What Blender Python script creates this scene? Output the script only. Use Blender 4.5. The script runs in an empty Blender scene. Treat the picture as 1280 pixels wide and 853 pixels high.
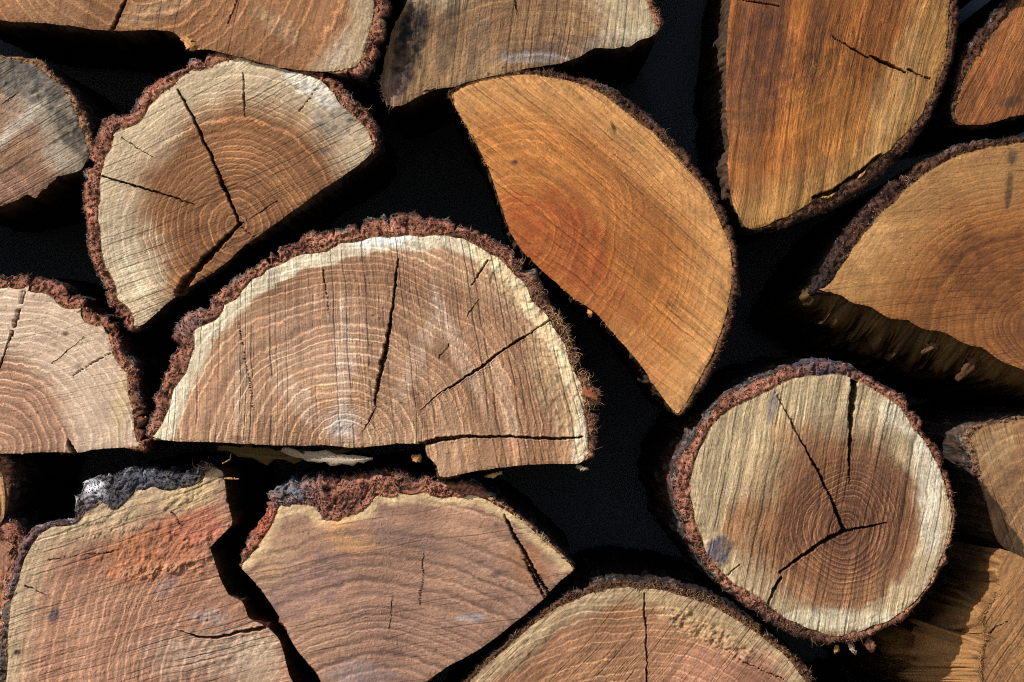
import bpy, math, random
import numpy as np
from mathutils import Vector

# ------------------------------------------------------------------ camera, sky, sun, exposure
SC = bpy.context.scene
COL = SC.collection
S = 0.00075            # metres per photograph pixel on the plane of the log ends
D = 2.8                # camera distance from that plane
Z0 = 0.80              # height of the picture centre above the ground
PITCH = 1.3            # mesh pitch in photograph pixels

cam = bpy.data.cameras.new("camera")
cam.lens = 105.0
cam.sensor_width = 36.0
cam.clip_start = 0.05
cam.clip_end = 200.0
cam_o = bpy.data.objects.new("camera", cam)
COL.objects.link(cam_o)
cam_o.location = (0, -D, Z0)
cam_o.rotation_euler = (math.pi / 2, 0, 0)
SC.camera = cam_o

SUN_DIR = Vector((-0.62, -0.50, 0.62)).normalized()     # from the scene towards the sun
elev = math.asin(SUN_DIR.z)
azim = math.atan2(SUN_DIR.x, SUN_DIR.y)                  # clockwise from +Y
world = bpy.data.worlds.new("World")
SC.world = world
world.use_nodes = True
wn = world.node_tree.nodes
wl = world.node_tree.links
wn.clear()
sky = wn.new("ShaderNodeTexSky")
sky.sky_type = 'NISHITA'
sky.sun_disc = False
sky.sun_elevation = elev
sky.sun_rotation = azim
bg = wn.new("ShaderNodeBackground")
bg.inputs['Strength'].default_value = 0.13
wo = wn.new("ShaderNodeOutputWorld")
wl.new(sky.outputs[0], bg.inputs[0])
wl.new(bg.outputs[0], wo.inputs[0])

sun = bpy.data.lights.new("sun", 'SUN')
sun.energy = 5.0
sun.angle = math.radians(0.5)
sun.color = (1.0, 0.955, 0.90)
sun_o = bpy.data.objects.new("sun", sun)
COL.objects.link(sun_o)
sun_o.location = SUN_DIR * 5
sun_o.rotation_euler = (-SUN_DIR).to_track_quat('-Z', 'Y').to_euler()

SC.render.engine = 'CYCLES'
SC.cycles.use_denoising = False
SC.cycles.filter_width = 1.1
SC.view_settings.view_transform = 'Standard'
SC.view_settings.look = 'None'
SC.view_settings.gamma = 1.0
SC.view_settings.exposure = 0.10

# ------------------------------------------------------------------ small numeric helpers
def lin(c):
    c = np.array(c, float) / 255.0
    return np.where(c <= 0.04045, c / 12.92, ((c + 0.055) / 1.055) ** 2.4)

def _h(ix, iy, seed):
    n = (ix.astype(np.uint32) * np.uint32(374761393) + iy.astype(np.uint32) * np.uint32(668265263)
         + np.uint32((seed * 2246822519) & 0xffffffff))
    n = (n ^ (n >> np.uint32(13))) * np.uint32(1274126177)
    n = n ^ (n >> np.uint32(16))
    n = n * np.uint32(2654435761)
    n = n ^ (n >> np.uint32(15))
    return (n & np.uint32(0xffff)).astype(np.float32) / 32767.5 - 1.0

def vn(x, y, seed=0):
    """value noise in -1..1"""
    x = np.asarray(x, np.float64); y = np.asarray(y, np.float64)
    x, y = np.broadcast_arrays(x, y)
    fx = np.floor(x); fy = np.floor(y)
    ix = fx.astype(np.int64) & 0xffffffff; iy = fy.astype(np.int64) & 0xffffffff
    ix1 = (ix + 1) & 0xffffffff; iy1 = (iy + 1) & 0xffffffff
    tx = (x - fx).astype(np.float32); ty = (y - fy).astype(np.float32)
    tx = tx * tx * (3 - 2 * tx); ty = ty * ty * (3 - 2 * ty)
    a = _h(ix, iy, seed); b = _h(ix1, iy, seed); c = _h(ix, iy1, seed); d = _h(ix1, iy1, seed)
    return (a + (b - a) * tx) * (1 - ty) + (c + (d - c) * tx) * ty

def fbm(x, y, seed=0, octv=4, gain=0.5, lac=2.03):
    s = 0; a = 1.0; t = 0
    for k in range(octv):
        s = s + a * vn(x, y, seed + 17 * k); t += a
        x = x * lac + 3.7; y = y * lac + 1.3; a *= gain
    return s / t

def sstep(a, b, x):
    t = np.clip((x - a) / (b - a), 0, 1)
    return t * t * (3 - 2 * t)

def mix(c0, c1, t):
    t = np.asarray(t)[..., None]
    return c0 * (1 - t) + c1 * t

def catmull(P, n=10):
    """closed Catmull-Rom through rows of P"""
    P = np.asarray(P, float)
    out = []
    m = len(P)
    for i in range(m):
        p0, p1, p2, p3 = P[i - 1], P[i], P[(i + 1) % m], P[(i + 2) % m]
        t = np.linspace(0, 1, n, endpoint=False)[:, None]
        q = 0.5 * ((2 * p1) + (p2 - p0) * t + (2 * p0 - 5 * p1 + 4 * p2 - p3) * t ** 2 + (3 * p1 - p0 - 3 * p2 + p3) * t ** 3)
        l = p1 + (p2 - p1) * t
        out.append(0.55 * q + 0.45 * l)
    return np.concatenate(out)

def resample(P, pitch):
    Q = np.vstack([P, P[:1]])
    seg = np.hypot(*(Q[1:, :2] - Q[:-1, :2]).T)
    L = np.concatenate([[0], np.cumsum(seg)])
    n = max(24, int(L[-1] / pitch))
    s = np.linspace(0, L[-1], n, endpoint=False)
    return np.stack([np.interp(s, L, Q[:, k]) for k in range(P.shape[1])], 1), s, L[-1]

def smooth_closed(a, k):
    if k < 1: return a
    ker = np.hanning(2 * k + 3)[1:-1]; ker /= ker.sum()
    pad = np.concatenate([a[-(k):], a, a[:k]])
    return np.convolve(pad, ker, 'valid')

def ring_noise(s, L, lam, seed, octv=3):
    """closed 1-D noise along the outline, wavelength lam px"""
    a = 2 * math.pi * s / L
    R = L / (2 * math.pi) / lam
    return fbm(np.cos(a) * R + 31.7, np.sin(a) * R + 11.1, seed, octv)

# ------------------------------------------------------------------ materials
def wood_material(name, rough=0.72, fine=900.0, bump=0.25, var=0.22, spec=0.25, stretch=None):
    m = bpy.data.materials.new(name); m.use_nodes = True
    nt = m.node_tree; N = nt.nodes; Lk = nt.links
    b = N["Principled BSDF"]
    at = N.new("ShaderNodeAttribute"); at.attribute_name = "Col"
    tc = N.new("ShaderNodeTexCoord")
    n1 = N.new("ShaderNodeTexNoise"); n1.inputs['Scale'].default_value = fine
    n1.inputs['Detail'].default_value = 4; n1.inputs['Roughness'].default_value = 0.7
    n2 = N.new("ShaderNodeTexNoise"); n2.inputs['Scale'].default_value = fine * 0.28
    n2.inputs['Detail'].default_value = 3
    if stretch:
        mp = N.new("ShaderNodeVectorMath"); mp.operation = 'MULTIPLY'; mp.inputs[1].default_value = stretch
        Lk.new(tc.outputs['Object'], mp.inputs[0]); tco = mp.outputs[0]
    else:
        tco = tc.outputs['Object']
    Lk.new(tco, n1.inputs['Vector']); Lk.new(tc.outputs['Object'], n2.inputs['Vector'])
    r = N.new("ShaderNodeMapRange")
    r.inputs['From Min'].default_value = 0.25; r.inputs['From Max'].default_value = 0.75
    r.inputs['To Min'].default_value = 1 - var; r.inputs['To Max'].default_value = 1 + var
    Lk.new(n1.outputs['Fac'], r.inputs['Value'])
    mx = N.new("ShaderNodeVectorMath"); mx.operation = 'SCALE'
    Lk.new(at.outputs['Color'], mx.inputs[0]); Lk.new(r.outputs['Result'], mx.inputs['Scale'])
    Lk.new(mx.outputs['Vector'], b.inputs['Base Color'])
    r2 = N.new("ShaderNodeMapRange")
    r2.inputs['To Min'].default_value = rough - 0.12; r2.inputs['To Max'].default_value = min(1, rough + 0.15)
    Lk.new(n2.outputs['Fac'], r2.inputs['Value']); Lk.new(r2.outputs['Result'], b.inputs['Roughness'])
    b.inputs['Specular IOR Level'].default_value = spec
    bp = N.new("ShaderNodeBump"); bp.inputs['Strength'].default_value = bump
    bp.inputs['Distance'].default_value = 0.0006
    Lk.new(n1.outputs['Fac'], bp.inputs['Height']); Lk.new(bp.outputs['Normal'], b.inputs['Normal'])
    return m


def face_material():
    m = bpy.data.materials.new("sawn_end_grain"); m.use_nodes = True
    nt = m.node_tree; N = nt.nodes; L = nt.links
    b = N["Principled BSDF"]
    def put(sock, v):
        if hasattr(v, 'is_output'): L.new(v, sock)
        else: sock.default_value = v
    def M(op, a, c=0.0, e=0.0):
        n = N.new("ShaderNodeMath"); n.operation = op
        put(n.inputs[0], a); put(n.inputs[1], c); put(n.inputs[2], e)
        return n.outputs[0]
    def R(v, a, c, o0=0.0, o1=1.0):
        n = N.new("ShaderNodeMapRange"); n.interpolation_type = 'SMOOTHSTEP'
        put(n.inputs['Value'], v); n.inputs['From Min'].default_value = a; n.inputs['From Max'].default_value = c
        n.inputs['To Min'].default_value = o0; n.inputs['To Max'].default_value = o1
        return n.outputs[0]
    def att(name):
        n = N.new("ShaderNodeAttribute"); n.attribute_name = name; return n
    def sep(v):
        n = N.new("ShaderNodeSeparateXYZ"); L.new(v, n.inputs[0]); return n.outputs
    def comb(x, y, z=0.0):
        n = N.new("ShaderNodeCombineXYZ"); put(n.inputs[0], x); put(n.inputs[1], y); put(n.inputs[2], z); return n.outputs[0]
    def noise(vec, scale, detail, rough=0.6):
        n = N.new("ShaderNodeTexNoise"); L.new(vec, n.inputs['Vector']); n.inputs['Scale'].default_value = scale
        n.inputs['Detail'].default_value = detail; n.inputs['Roughness'].default_value = rough
        return n.outputs['Fac']
    col = att("Col"); G = sep(att("G").outputs['Vector']); H = sep(att("H").outputs['Vector'])
    obj = N.new("ShaderNodeTexCoord").outputs['Object']
    n_fine = noise(obj, 1500.0, 3, 0.75)
    n_mid = noise(obj, 420.0, 3, 0.65)
    n_big = noise(obj, 60.0, 4, 0.6)
    # growth rings
    rr = M('ADD', G[0], M('MULTIPLY', M('SUBTRACT', n_mid, 0.5), 0.32))
    rr = M('ADD', rr, M('MULTIPLY', M('SUBTRACT', n_fine, 0.5), 0.22))
    fr = M('FRACT', rr)
    wn_ = N.new("ShaderNodeTexWhiteNoise"); wn_.noise_dimensions = '1D'; L.new(M('FLOOR', rr), wn_.inputs['W'])
    rk = wn_.outputs['Value']
    line = R(M('ABSOLUTE', M('SUBTRACT', fr, 0.5)), 0.16, 0.04)
    line = M('MULTIPLY', line, M('MULTIPLY_ADD', rk, 0.7, 0.55))
    line = M('MULTIPLY', line, R(n_big, 0.25, 0.55, 0.4, 1.0))
    line = M('MULTIPLY', line, R(n_fine, 0.30, 0.62, 0.45, 1.3))
    line = M('MULTIPLY', line, H[0])
    dk = M('MULTIPLY', R(M('ABSOLUTE', M('SUBTRACT', fr, 0.82)), 0.24, 0.04), H[1])
    dk = M('MULTIPLY', dk, M('MULTIPLY_ADD', rk, 0.6, 0.5))
    # saw marks: thin streaks along the cut
    n_s = noise(comb(M('MULTIPLY', G[1], 0.34), M('MULTIPLY', G[2], 0.012)), 1.0, 4, 0.72)
    n_t = noise(comb(M('MULTIPLY', G[1], 0.9), M('MULTIPLY', G[2], 0.05), 4.0), 1.0, 2, 0.6)
    st = M('ADD', M('MULTIPLY', M('SUBTRACT', n_s, 0.5), 1.5), M('MULTIPLY', M('SUBTRACT', n_t, 0.5), 1.1))
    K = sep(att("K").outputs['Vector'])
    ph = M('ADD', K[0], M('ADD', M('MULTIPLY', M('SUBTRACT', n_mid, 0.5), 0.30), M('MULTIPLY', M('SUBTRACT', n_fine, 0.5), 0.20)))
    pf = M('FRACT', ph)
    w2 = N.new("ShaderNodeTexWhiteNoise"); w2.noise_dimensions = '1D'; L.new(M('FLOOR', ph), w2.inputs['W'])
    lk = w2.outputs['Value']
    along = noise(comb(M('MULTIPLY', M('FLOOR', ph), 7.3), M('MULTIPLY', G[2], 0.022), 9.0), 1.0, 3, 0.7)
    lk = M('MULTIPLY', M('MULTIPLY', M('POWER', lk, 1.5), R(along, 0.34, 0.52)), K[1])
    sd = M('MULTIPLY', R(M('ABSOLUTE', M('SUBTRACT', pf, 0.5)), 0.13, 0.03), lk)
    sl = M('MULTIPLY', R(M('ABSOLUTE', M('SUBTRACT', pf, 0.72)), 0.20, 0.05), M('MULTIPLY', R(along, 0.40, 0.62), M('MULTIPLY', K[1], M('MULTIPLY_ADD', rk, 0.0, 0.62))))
    cut = M('MULTIPLY', R(n_t, 0.36, 0.27), R(n_big, 0.40, 0.6))
    spk = M('MULTIPLY', R(n_fine, 0.61, 0.72), R(n_mid, 0.42, 0.62))
    pit = M('MULTIPLY', R(n_fine, 0.40, 0.30), R(n_mid, 0.58, 0.42))
    f = M('MULTIPLY_ADD', line, 0.82, 0.93)
    r2 = M('ADD', M('MULTIPLY', rr, 2.63), M('MULTIPLY', M('SUBTRACT', n_mid, 0.5), 0.5))
    l2 = M('MULTIPLY', R(M('ABSOLUTE', M('SUBTRACT', M('FRACT', r2), 0.5)), 0.36, 0.06), H[0])
    f = M('MULTIPLY', f, M('MULTIPLY_ADD', M('MULTIPLY', l2, R(n_big, 0.35, 0.6)), 0.26, 0.95))
    f = M('MULTIPLY', f, M('SUBTRACT', 1.0, M('MULTIPLY', dk, 0.5)))
    f = M('MULTIPLY', f, M('MULTIPLY_ADD', M('MULTIPLY', st, H[2]), 2.0, 1.0))
    f = M('MULTIPLY', f, M('MULTIPLY_ADD', M('SUBTRACT', n_mid, 0.5), 0.55, 1.0))
    f = M('MULTIPLY', f, M('MULTIPLY_ADD', M('SUBTRACT', n_fine, 0.5), 0.60, 1.0))
    n_u = noise(comb(M('MULTIPLY', G[1], 0.62), M('MULTIPLY', G[2], 0.035), 17.0), 1.0, 3, 0.7)
    f = M('MULTIPLY', f, M('MULTIPLY_ADD', M('SUBTRACT', n_u, 0.5), M('MULTIPLY', R(n_big, 0.3, 0.65), 0.8), 1.0))
    f = M('MULTIPLY', f, M('MULTIPLY_ADD', spk, 0.45, 1.0))
    f = M('MULTIPLY', f, M('SUBTRACT', 1.0, M('MULTIPLY', pit, 0.35)))
    f = M('MULTIPLY', f, M('SUBTRACT', 1.0, M('MULTIPLY', cut, M('MULTIPLY', H[2], 1.1))))
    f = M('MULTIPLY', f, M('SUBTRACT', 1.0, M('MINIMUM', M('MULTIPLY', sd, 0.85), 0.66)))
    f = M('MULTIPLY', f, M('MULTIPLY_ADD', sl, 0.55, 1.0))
    f = M('MAXIMUM', f, 0.12)
    sc = N.new("ShaderNodeVectorMath"); sc.operation = 'SCALE'
    L.new(col.outputs['Color'], sc.inputs[0]); L.new(f, sc.inputs['Scale'])
    mn = N.new("ShaderNodeVectorMath"); mn.operation = 'MINIMUM'
    L.new(sc.outputs[0], mn.inputs[0]); mn.inputs[1].default_value = (0.82, 0.80, 0.76)
    L.new(mn.outputs[0], b.inputs['Base Color'])
    L.new(R(n_mid, 0.2, 0.8, 0.62, 0.9), b.inputs['Roughness'])
    b.inputs['Specular IOR Level'].default_value = 0.25
    hgt = M('ADD', M('MULTIPLY', n_fine, 1.1), M('MULTIPLY', st, M('MULTIPLY', H[2], 2.4)))
    hgt = M('ADD', hgt, M('MULTIPLY', line, 0.35))
    hgt = M('SUBTRACT', hgt, M('ADD', M('MULTIPLY', pit, 0.5), M('MULTIPLY', cut, M('MULTIPLY', H[2], 2.0))))
    hgt = M('ADD', hgt, M('MULTIPLY', spk, 0.5))
    hgt = M('ADD', hgt, M('SUBTRACT', M('MULTIPLY', sl, 1.5), M('MULTIPLY', sd, 2.6)))
    bp = N.new("ShaderNodeBump"); bp.inputs['Strength'].default_value = 0.75; bp.inputs['Distance'].default_value = 0.0007
    L.new(hgt, bp.inputs['Height']); L.new(bp.outputs['Normal'], b.inputs['Normal'])
    return m

M_FACE = face_material()
M_SIDE = wood_material("split_wood", 0.85, 700.0, 0.9, 0.5, 0.15, (1, 0.07, 1))
M_BARK = wood_material("rough_bark", 0.92, 750.0, 1.0, 0.62, 0.12)
M_FIB = wood_material("torn_fibre", 0.8, 600.0, 0.1, 0.2)

# ------------------------------------------------------------------ mesh building
def build(name, V, F, C, mat, parent=None, loc=(0, 0, 0), smooth=True, extra=None):
    """V (n,3) world coordinates; F list of index arrays (m,3) or (m,4); C (n,3) colours"""
    me = bpy.data.meshes.new(name)
    V = np.asarray(V, np.float32) - np.asarray(loc, np.float32)
    n = len(V)
    me.vertices.add(n); me.vertices.foreach_set('co', V.ravel())
    F = [np.asarray(f, np.int32) for f in F if len(f)]
    tot = sum(f.size for f in F); np_ = sum(len(f) for f in F)
    me.loops.add(tot); me.loops.foreach_set('vertex_index', np.concatenate([f.ravel() for f in F]))
    sizes = np.concatenate([np.full(len(f), f.shape[1], np.int32) for f in F])
    starts = np.concatenate([[0], np.cumsum(sizes)[:-1]]).astype(np.int32)
    me.polygons.add(np_)
    me.polygons.foreach_set('loop_start', starts)
    me.polygons.foreach_set('use_smooth', np.full(np_, smooth))
    me.update(calc_edges=True)
    if C is not None:
        a = me.attributes.new("Col", 'FLOAT_COLOR', 'POINT')
        C4 = np.ones((n, 4), np.float32); C4[:, :3] = np.clip(C, 0.002, 0.9)
        a.data.foreach_set('color', C4.ravel())
    for k_, v_ in (extra or {}).items():
        a = me.attributes.new(k_, 'FLOAT_VECTOR', 'POINT'); a.data.foreach_set('vector', np.asarray(v_, np.float32).ravel())
    me.materials.append(mat)
    o = bpy.data.objects.new(name, me); COL.objects.link(o)
    if parent is not None: o.parent = parent
    return o

def to_world(X, Y, dep):
    """photograph pixel (X, Y) on a plane dep metres behind the picture plane"""
    f = (D + dep) / D
    return np.stack([(X - 640) * S * f, np.broadcast_to(dep, np.shape(X)) + 0 * X, Z0 + (426.5 - Y) * S * f], -1)

def grid_quads(nr, nc, closed):
    i = np.arange(nr - 1)[:, None]
    j = np.arange(nc if closed else nc - 1)[None, :]
    j1 = (j + 1) % nc
    a = i * nc + j; b = i * nc + j1; c = (i + 1) * nc + j1; d = (i + 1) * nc + j
    return np.stack([a, b, c, d], -1)

BARKS = {   # fresh broken bark, second tone, dark, outer weathered surface, pale flecks
    'red':   [(136, 78, 56), (164, 108, 80), (56, 38, 34), (46, 41, 40), (112, 105, 102)],
    'dark':  [(74, 44, 30), (96, 60, 40), (30, 22, 20), (38, 33, 33), (110, 100, 92)],
    'brown': [(118, 80, 56), (150, 108, 76), (52, 38, 32), (62, 54, 52), (135, 122, 110)],
    'grey':  [(96, 88, 84), (70, 64, 62), (30, 27, 28), (44, 41, 42), (214, 208, 200)],
}

def seg_dist(X, Y, P, W):
    """signed crack profile: distance / half width to a polyline with widths, 0..inf"""
    best = np.full(X.shape, 1e9)
    ww = np.zeros(X.shape)
    for k in range(len(P) - 1):
        ax, ay = P[k]; bx, by = P[k + 1]
        dx, dy = bx - ax, by - ay
        t = np.clip(((X - ax) * dx + (Y - ay) * dy) / (dx * dx + dy * dy + 1e-9), 0, 1)
        d = np.hypot(X - ax - t * dx, Y - ay - t * dy)
        w = W[k] + (W[k + 1] - W[k]) * t
        q = d / np.maximum(w * 0.5, 0.01)
        m = q < best
        best = np.where(m, q, best); ww = np.where(m, w, ww)
    return best, ww

def blob(X, Y, x, y, rx, ry, rot, seed, soft=0.5, rag=0.35):
    a = math.radians(rot)
    u = ((X - x) * math.cos(a) + (Y - y) * math.sin(a)) / rx
    v = (-(X - x) * math.sin(a) + (Y - y) * math.cos(a)) / ry
    r = np.hypot(u, v) + rag * fbm(X / (0.35 * rx + 4), Y / (0.35 * ry + 4), seed, 4)
    return 1 - sstep(1 - soft, 1 + soft * 0.4, r)

LOGS = []
def log(outline, centre, label, d=0.0, tilt=(0, 0), pith=(0, 0), ell=(1, 1, 0), heart=(160, 120, 90), heart2=None,
        sap=None, sapw=0, sapsoft=12, ring=(9, 0.25, 0.15), saw=(0, 0.5, 0.1), saw_bend=(0, 0, 0), rough=0.5,
        patches=(), cracks=(), bark='red', bark_rough=3.0, chunk=4.0, edge=1.2, side=(74, 56, 42), length=620,
        shear=(0, 0), flare=None, fibres=(), seed=1, streak=0.15, rays=0.0, bark_colour=None, speck=0.0, groove=2.0,
        pitch=None, sat=0.95, tone=1.0, sawsp=8.0, lines=0.8, heartell=None, ringr=None, crumbs=1.0):
    """One firewood log.  outline rows are (x, y, bark thickness) in photograph pixels, clockwise."""
    pit_ = pitch or PITCH
    O0, s, L = resample(catmull(outline), pit_)
    n = len(O0)
    t = smooth_closed(np.maximum(O0[:, 2], 0), 6)
    t = t * np.clip(0.84 + 0.42 * ring_noise(s, L, 75, seed + 13, 3) + 0.22 * ring_noise(s, L, 22, seed + 14, 2), 0.35, 1.3)
    P = O0[:, :2]
    P = np.stack([smooth_closed(P[:, 0], 2), smooth_closed(P[:, 1], 2)], 1)
    T = np.roll(P, -3, 0) - np.roll(P, 3, 0)
    T /= np.hypot(T[:, 0], T[:, 1])[:, None] + 1e-9
    T = np.stack([smooth_closed(T[:, 0], 5), smooth_closed(T[:, 1], 5)], 1)
    area = 0.5 * np.sum(P[:, 0] * np.roll(P[:, 1], -1) - np.roll(P[:, 0], -1) * P[:, 1])
    Nn = np.stack([T[:, 1], -T[:, 0]], 1) * (1 if area > 0 else -1)      # outward
    hasb = sstep(1.0, 5.0, t)
    # wood outline: slightly ragged
    rag = ring_noise(s, L, 26, seed + 1, 3) * edge + ring_noise(s, L, 9, seed + 2, 3) * edge * 0.5
    nick = sstep(0.35, 0.75, ring_noise(s, L, 6, seed + 5, 2)) * sstep(-0.1, 0.4, ring_noise(s, L, 60, seed + 6, 2))
    rag = rag + nick * edge * 1.6 - sstep(0.45, 0.8, ring_noise(s, L, 11, seed + 7, 2)) * edge * 1.2
    rag = rag * (1 - 0.3 * hasb)
    W = P - Nn * t[:, None] + Nn * rag[:, None]
    # bark outline: chunky plates with steps and fine crumbs
    c1 = ring_noise(s, L, 34, seed + 3, 2)
    c2 = ring_noise(s, L, 17, seed + 9, 2); c3 = ring_noise(s, L, 70, seed + 10, 2)
    plates = 0.5 - 1.7 * np.exp(-(c1 / 0.07) ** 2) * (c3 > -0.2) + 0.9 * c3 + 0.35 * np.sign(c2) * np.minimum(1, np.abs(c2) * 6)
    cr = ring_noise(s, L, 9, seed + 4, 4) + 0.5 * ring_noise(s, L, 2.6, seed + 12, 2)
    O = P + Nn * (hasb * np.minimum(1, t / 7) * (chunk * plates + bark_rough * 0.42 * cr))[:, None]
    C = np.array(centre, float)
    Rmax = np.hypot(*(W - C).T).max()
    nr = int(np.percentile(np.hypot(*(W - C).T), 70) / pit_)
    sv = np.linspace(1, 1.0 / nr, nr)                       # ring 0 is the rim
    X = C[0] + (W[:, 0] - C[0])[None, :] * sv[:, None]
    Y = C[1] + (W[:, 1] - C[1])[None, :] * sv[:, None]
    X = np.concatenate([X.ravel(), [C[0]]]); Y = np.concatenate([Y.ravel(), [C[1]]])

    # ---- distance to the bark edge
    bp = W[(hasb > 0.3)][::5]
    if len(bp):
        db = np.full(X.shape, 1e9)
        for q in bp: db = np.minimum(db, (X - q[0]) ** 2 + (Y - q[1]) ** 2)
        db = np.sqrt(db)
    else:
        db = np.full(X.shape, 400.0)
    # distance to rim (any)
    dr = np.full(X.shape, 1e9)
    for q in W[::4]: dr = np.minimum(dr, (X - q[0]) ** 2 + (Y - q[1]) ** 2)
    dr = np.sqrt(dr)

    # ---- growth rings
    a = math.radians(ell[2])
    wx = 7 * fbm(X / 60, Y / 60, seed + 20, 2); wy = 7 * fbm(X / 60, Y / 60, seed + 21, 2)
    ux = X - pith[0] + wx; uy = Y - pith[1] + wy
    eu = (ux * math.cos(a) + uy * math.sin(a)) / ell[0]; ev = (-ux * math.sin(a) + uy * math.cos(a)) / ell[1]
    r = np.hypot(eu, ev)
    th = np.arctan2(ev, eu)
    sp = ring[0]
    jit = fbm(X / 9, Y / 9, seed + 22, 3) * 0.20
    rr = r / sp + 1.25 * vn(r / (sp * 2.9), 0.5, seed + 23) + jit
    k = np.floor(rr); fr = rr - k
    kn = _h(k.astype(np.int64) & 0xffffffff, np.zeros(k.shape, np.int64), seed + 24)      # each ring its own strength
    fade = np.clip(0.55 + 0.8 * fbm(X / 75, Y / 75, seed + 25, 3), 0, 1.2)
    fine = np.clip(0.75 + 0.7 * fbm(X / 3.2, Y / 3.2, seed + 26, 2), 0, 1.5)
    light = np.exp(-((fr - 0.5) / 0.17) ** 2) * (0.65 + 0.45 * kn) * fade * fine
    dark = np.exp(-((fr - 0.82) / 0.16) ** 2) * (0.6 + 0.5 * kn) * fade
    band = vn(r / (sp * 2.3), 0.3, seed + 27) * 0.6 + vn(r / (sp * 0.9), 0.7, seed + 28) * 0.5

    # ---- saw marks
    sa = math.radians(saw[0])
    ang = sa + math.radians(saw_bend[0]) * (X - C[0]) / 200.0 + math.radians(saw_bend[1]) * (Y - C[1]) / 200.0
    # direction of a mark is (sin, -cos) of ang measured from vertical; bend handled by integrating a curved coordinate
    dx = X - C[0]; dy = Y - C[1]
    v0 = dx * math.cos(sa) + dy * math.sin(sa)
    u0 = -dx * math.sin(sa) + dy * math.cos(sa)
    vs = v0 + math.radians(saw_bend[0]) * v0 * u0 / 200.0 + math.radians(saw_bend[1]) * u0 * u0 / 400.0
    vs = vs + 2.2 * vn(X / 40, Y / 40, seed + 30) + 0.5 * vn(X / 9, Y / 9, seed + 33)
    s1 = vn(vs / 15, u0 / 420, seed + 31)
    s2 = vn(vs / 7.0, u0 / 210, seed + 32)
    s3 = vn(vs / 3.3, u0 / 90, seed + 34)
    patchy = np.clip(0.75 + 0.65 * fbm(X / 65, Y / 65, seed + 35, 3), 0.15, 1.4)
    sharp = 1 - np.abs(s2) * 2.0                                     # narrow ridges
    thin = np.clip((np.abs(vn(vs / 10.5, u0 / 330, seed + 36)) - 0.0) / 0.13, 0, 1)     # 0 in narrow scratches
    scratch = (1 - thin) * np.clip(0.4 + 1.2 * vn(vs / 30, u0 / 120, seed + 37), 0, 1)
    sawh = (s1 * 1.0 + s2 * 0.95 + s3 * 0.55 + 0.25 * sharp) * patchy - scratch * 1.6

    # ---- height (px, towards the viewer)
    g1 = fbm(X / 3.0, Y / 3.0, seed + 40, 2); g2 = fbm(X / 10, Y / 10, seed + 41, 3)
    h = sawh * saw[1] * 0.75 + (light - 0.8 * dark) * 0.55 * min(1, ring[1] * 3) + (g1 * 0.40 + g2 * 0.22) * rough
    h = h + 3.0 * fbm(X / 120, Y / 120, seed + 42, 2)
    h = h + 0.30 * vn(X / 1.4, Y / 1.4, seed + 45) * rough
    h = h - 1.6 * np.exp(-dr / 2.0)                                   # worn arris
    # crumbly rim next to the bark
    rim = np.exp(-db / 9.0)
    h = h + rim * 1.6 * fbm(X / 4.5, Y / 4.5, seed + 43, 3) * min(1.0, rough * 1.6)

    # ---- colour
    ht = lin(heart); h2 = lin(heart2) if heart2 is not None else ht * np.array([0.72, 0.66, 0.62])
    lowf = fbm(X / 95, Y / 95, seed + 50, 4)
    col = mix(np.broadcast_to(ht, X.shape + (3,)), h2, np.clip(0.42 + 0.55 * band * 0.7 + 0.75 * lowf, 0, 1))
    sm = np.zeros(X.shape)
    if sap is not None:
        wv = sapw * (1 + 0.22 * fbm(th * 3, 0 * th + 0.5, seed + 51, 3)) + 5 * fbm(X / 14, Y / 14, seed + 52, 3)
        sm = 1 - sstep(wv - sapsoft, wv + sapsoft, db)
        if heartell is not None:
            hx, hy, hrx, hry, hrot, hs0, hs1 = heartell
            a_ = math.radians(hrot); px_ = ((X - hx) * math.cos(a_) + (Y - hy) * math.sin(a_)) / hrx; py_ = (-(X - hx) * math.sin(a_) + (Y - hy) * math.cos(a_)) / hry
            q_ = np.hypot(px_, py_) + 0.05 * fbm(X / 30, Y / 30, seed + 46, 3) + 0.03 * vn(X / 5, Y / 5, seed + 47) + 0.03 * s2
            soft_ = hs0 + (hs1 - hs0) * sstep(-0.7, 0.7, px_ + 0.5 * py_)
            sm = sstep(1 - soft_, 1 + soft_, q_)
        sc = lin(sap)
        sc = sc * (1 + 0.22 * fbm(X / 22, Y / 22, seed + 53, 4))[..., None]
        col = mix(col, sc, sm)
    rfade = np.clip(0.75 + 0.6 * fbm(X / 75, Y / 75, seed + 25, 3), 0.1, 1.2)
    if ringr is not None: rfade = rfade * (1 - ringr[2] * sstep(ringr[0], ringr[1], r))
    Hatt = np.stack([np.clip(1.6 * ring[1] * (1 - 0.6 * sm) * rfade, 0, 1.2), np.clip(2.0 * ring[2] * (1 - 0.5 * sm) * rfade, 0, 1), np.clip(streak * 1.8 * patchy, 0, 1.3)], -1)
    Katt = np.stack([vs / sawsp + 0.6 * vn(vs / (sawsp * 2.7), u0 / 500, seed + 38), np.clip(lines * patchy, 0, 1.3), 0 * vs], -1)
    Gatt = np.stack([rr, vs + seed * 37.0, u0], -1)
    # long grain streaks follow the saw, rays follow the radius
    col = col * (1 + streak * (0.5 * s2 + 0.4 * s3 + 0.5 * s1) + saw[2] * np.clip(sharp, 0, 1) * patchy * s3)[..., None]
    if rays: col = col * (1 + rays * vn(th * 95, r / 60, seed + 54))[..., None]
    # mottling, pores and pale torn specks
    col = col * (1 + 0.13 * fbm(X / 6, Y / 6, seed + 55, 3) + 0.10 * fbm(X / 30, Y / 30, seed + 56, 3))[..., None]
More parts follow.
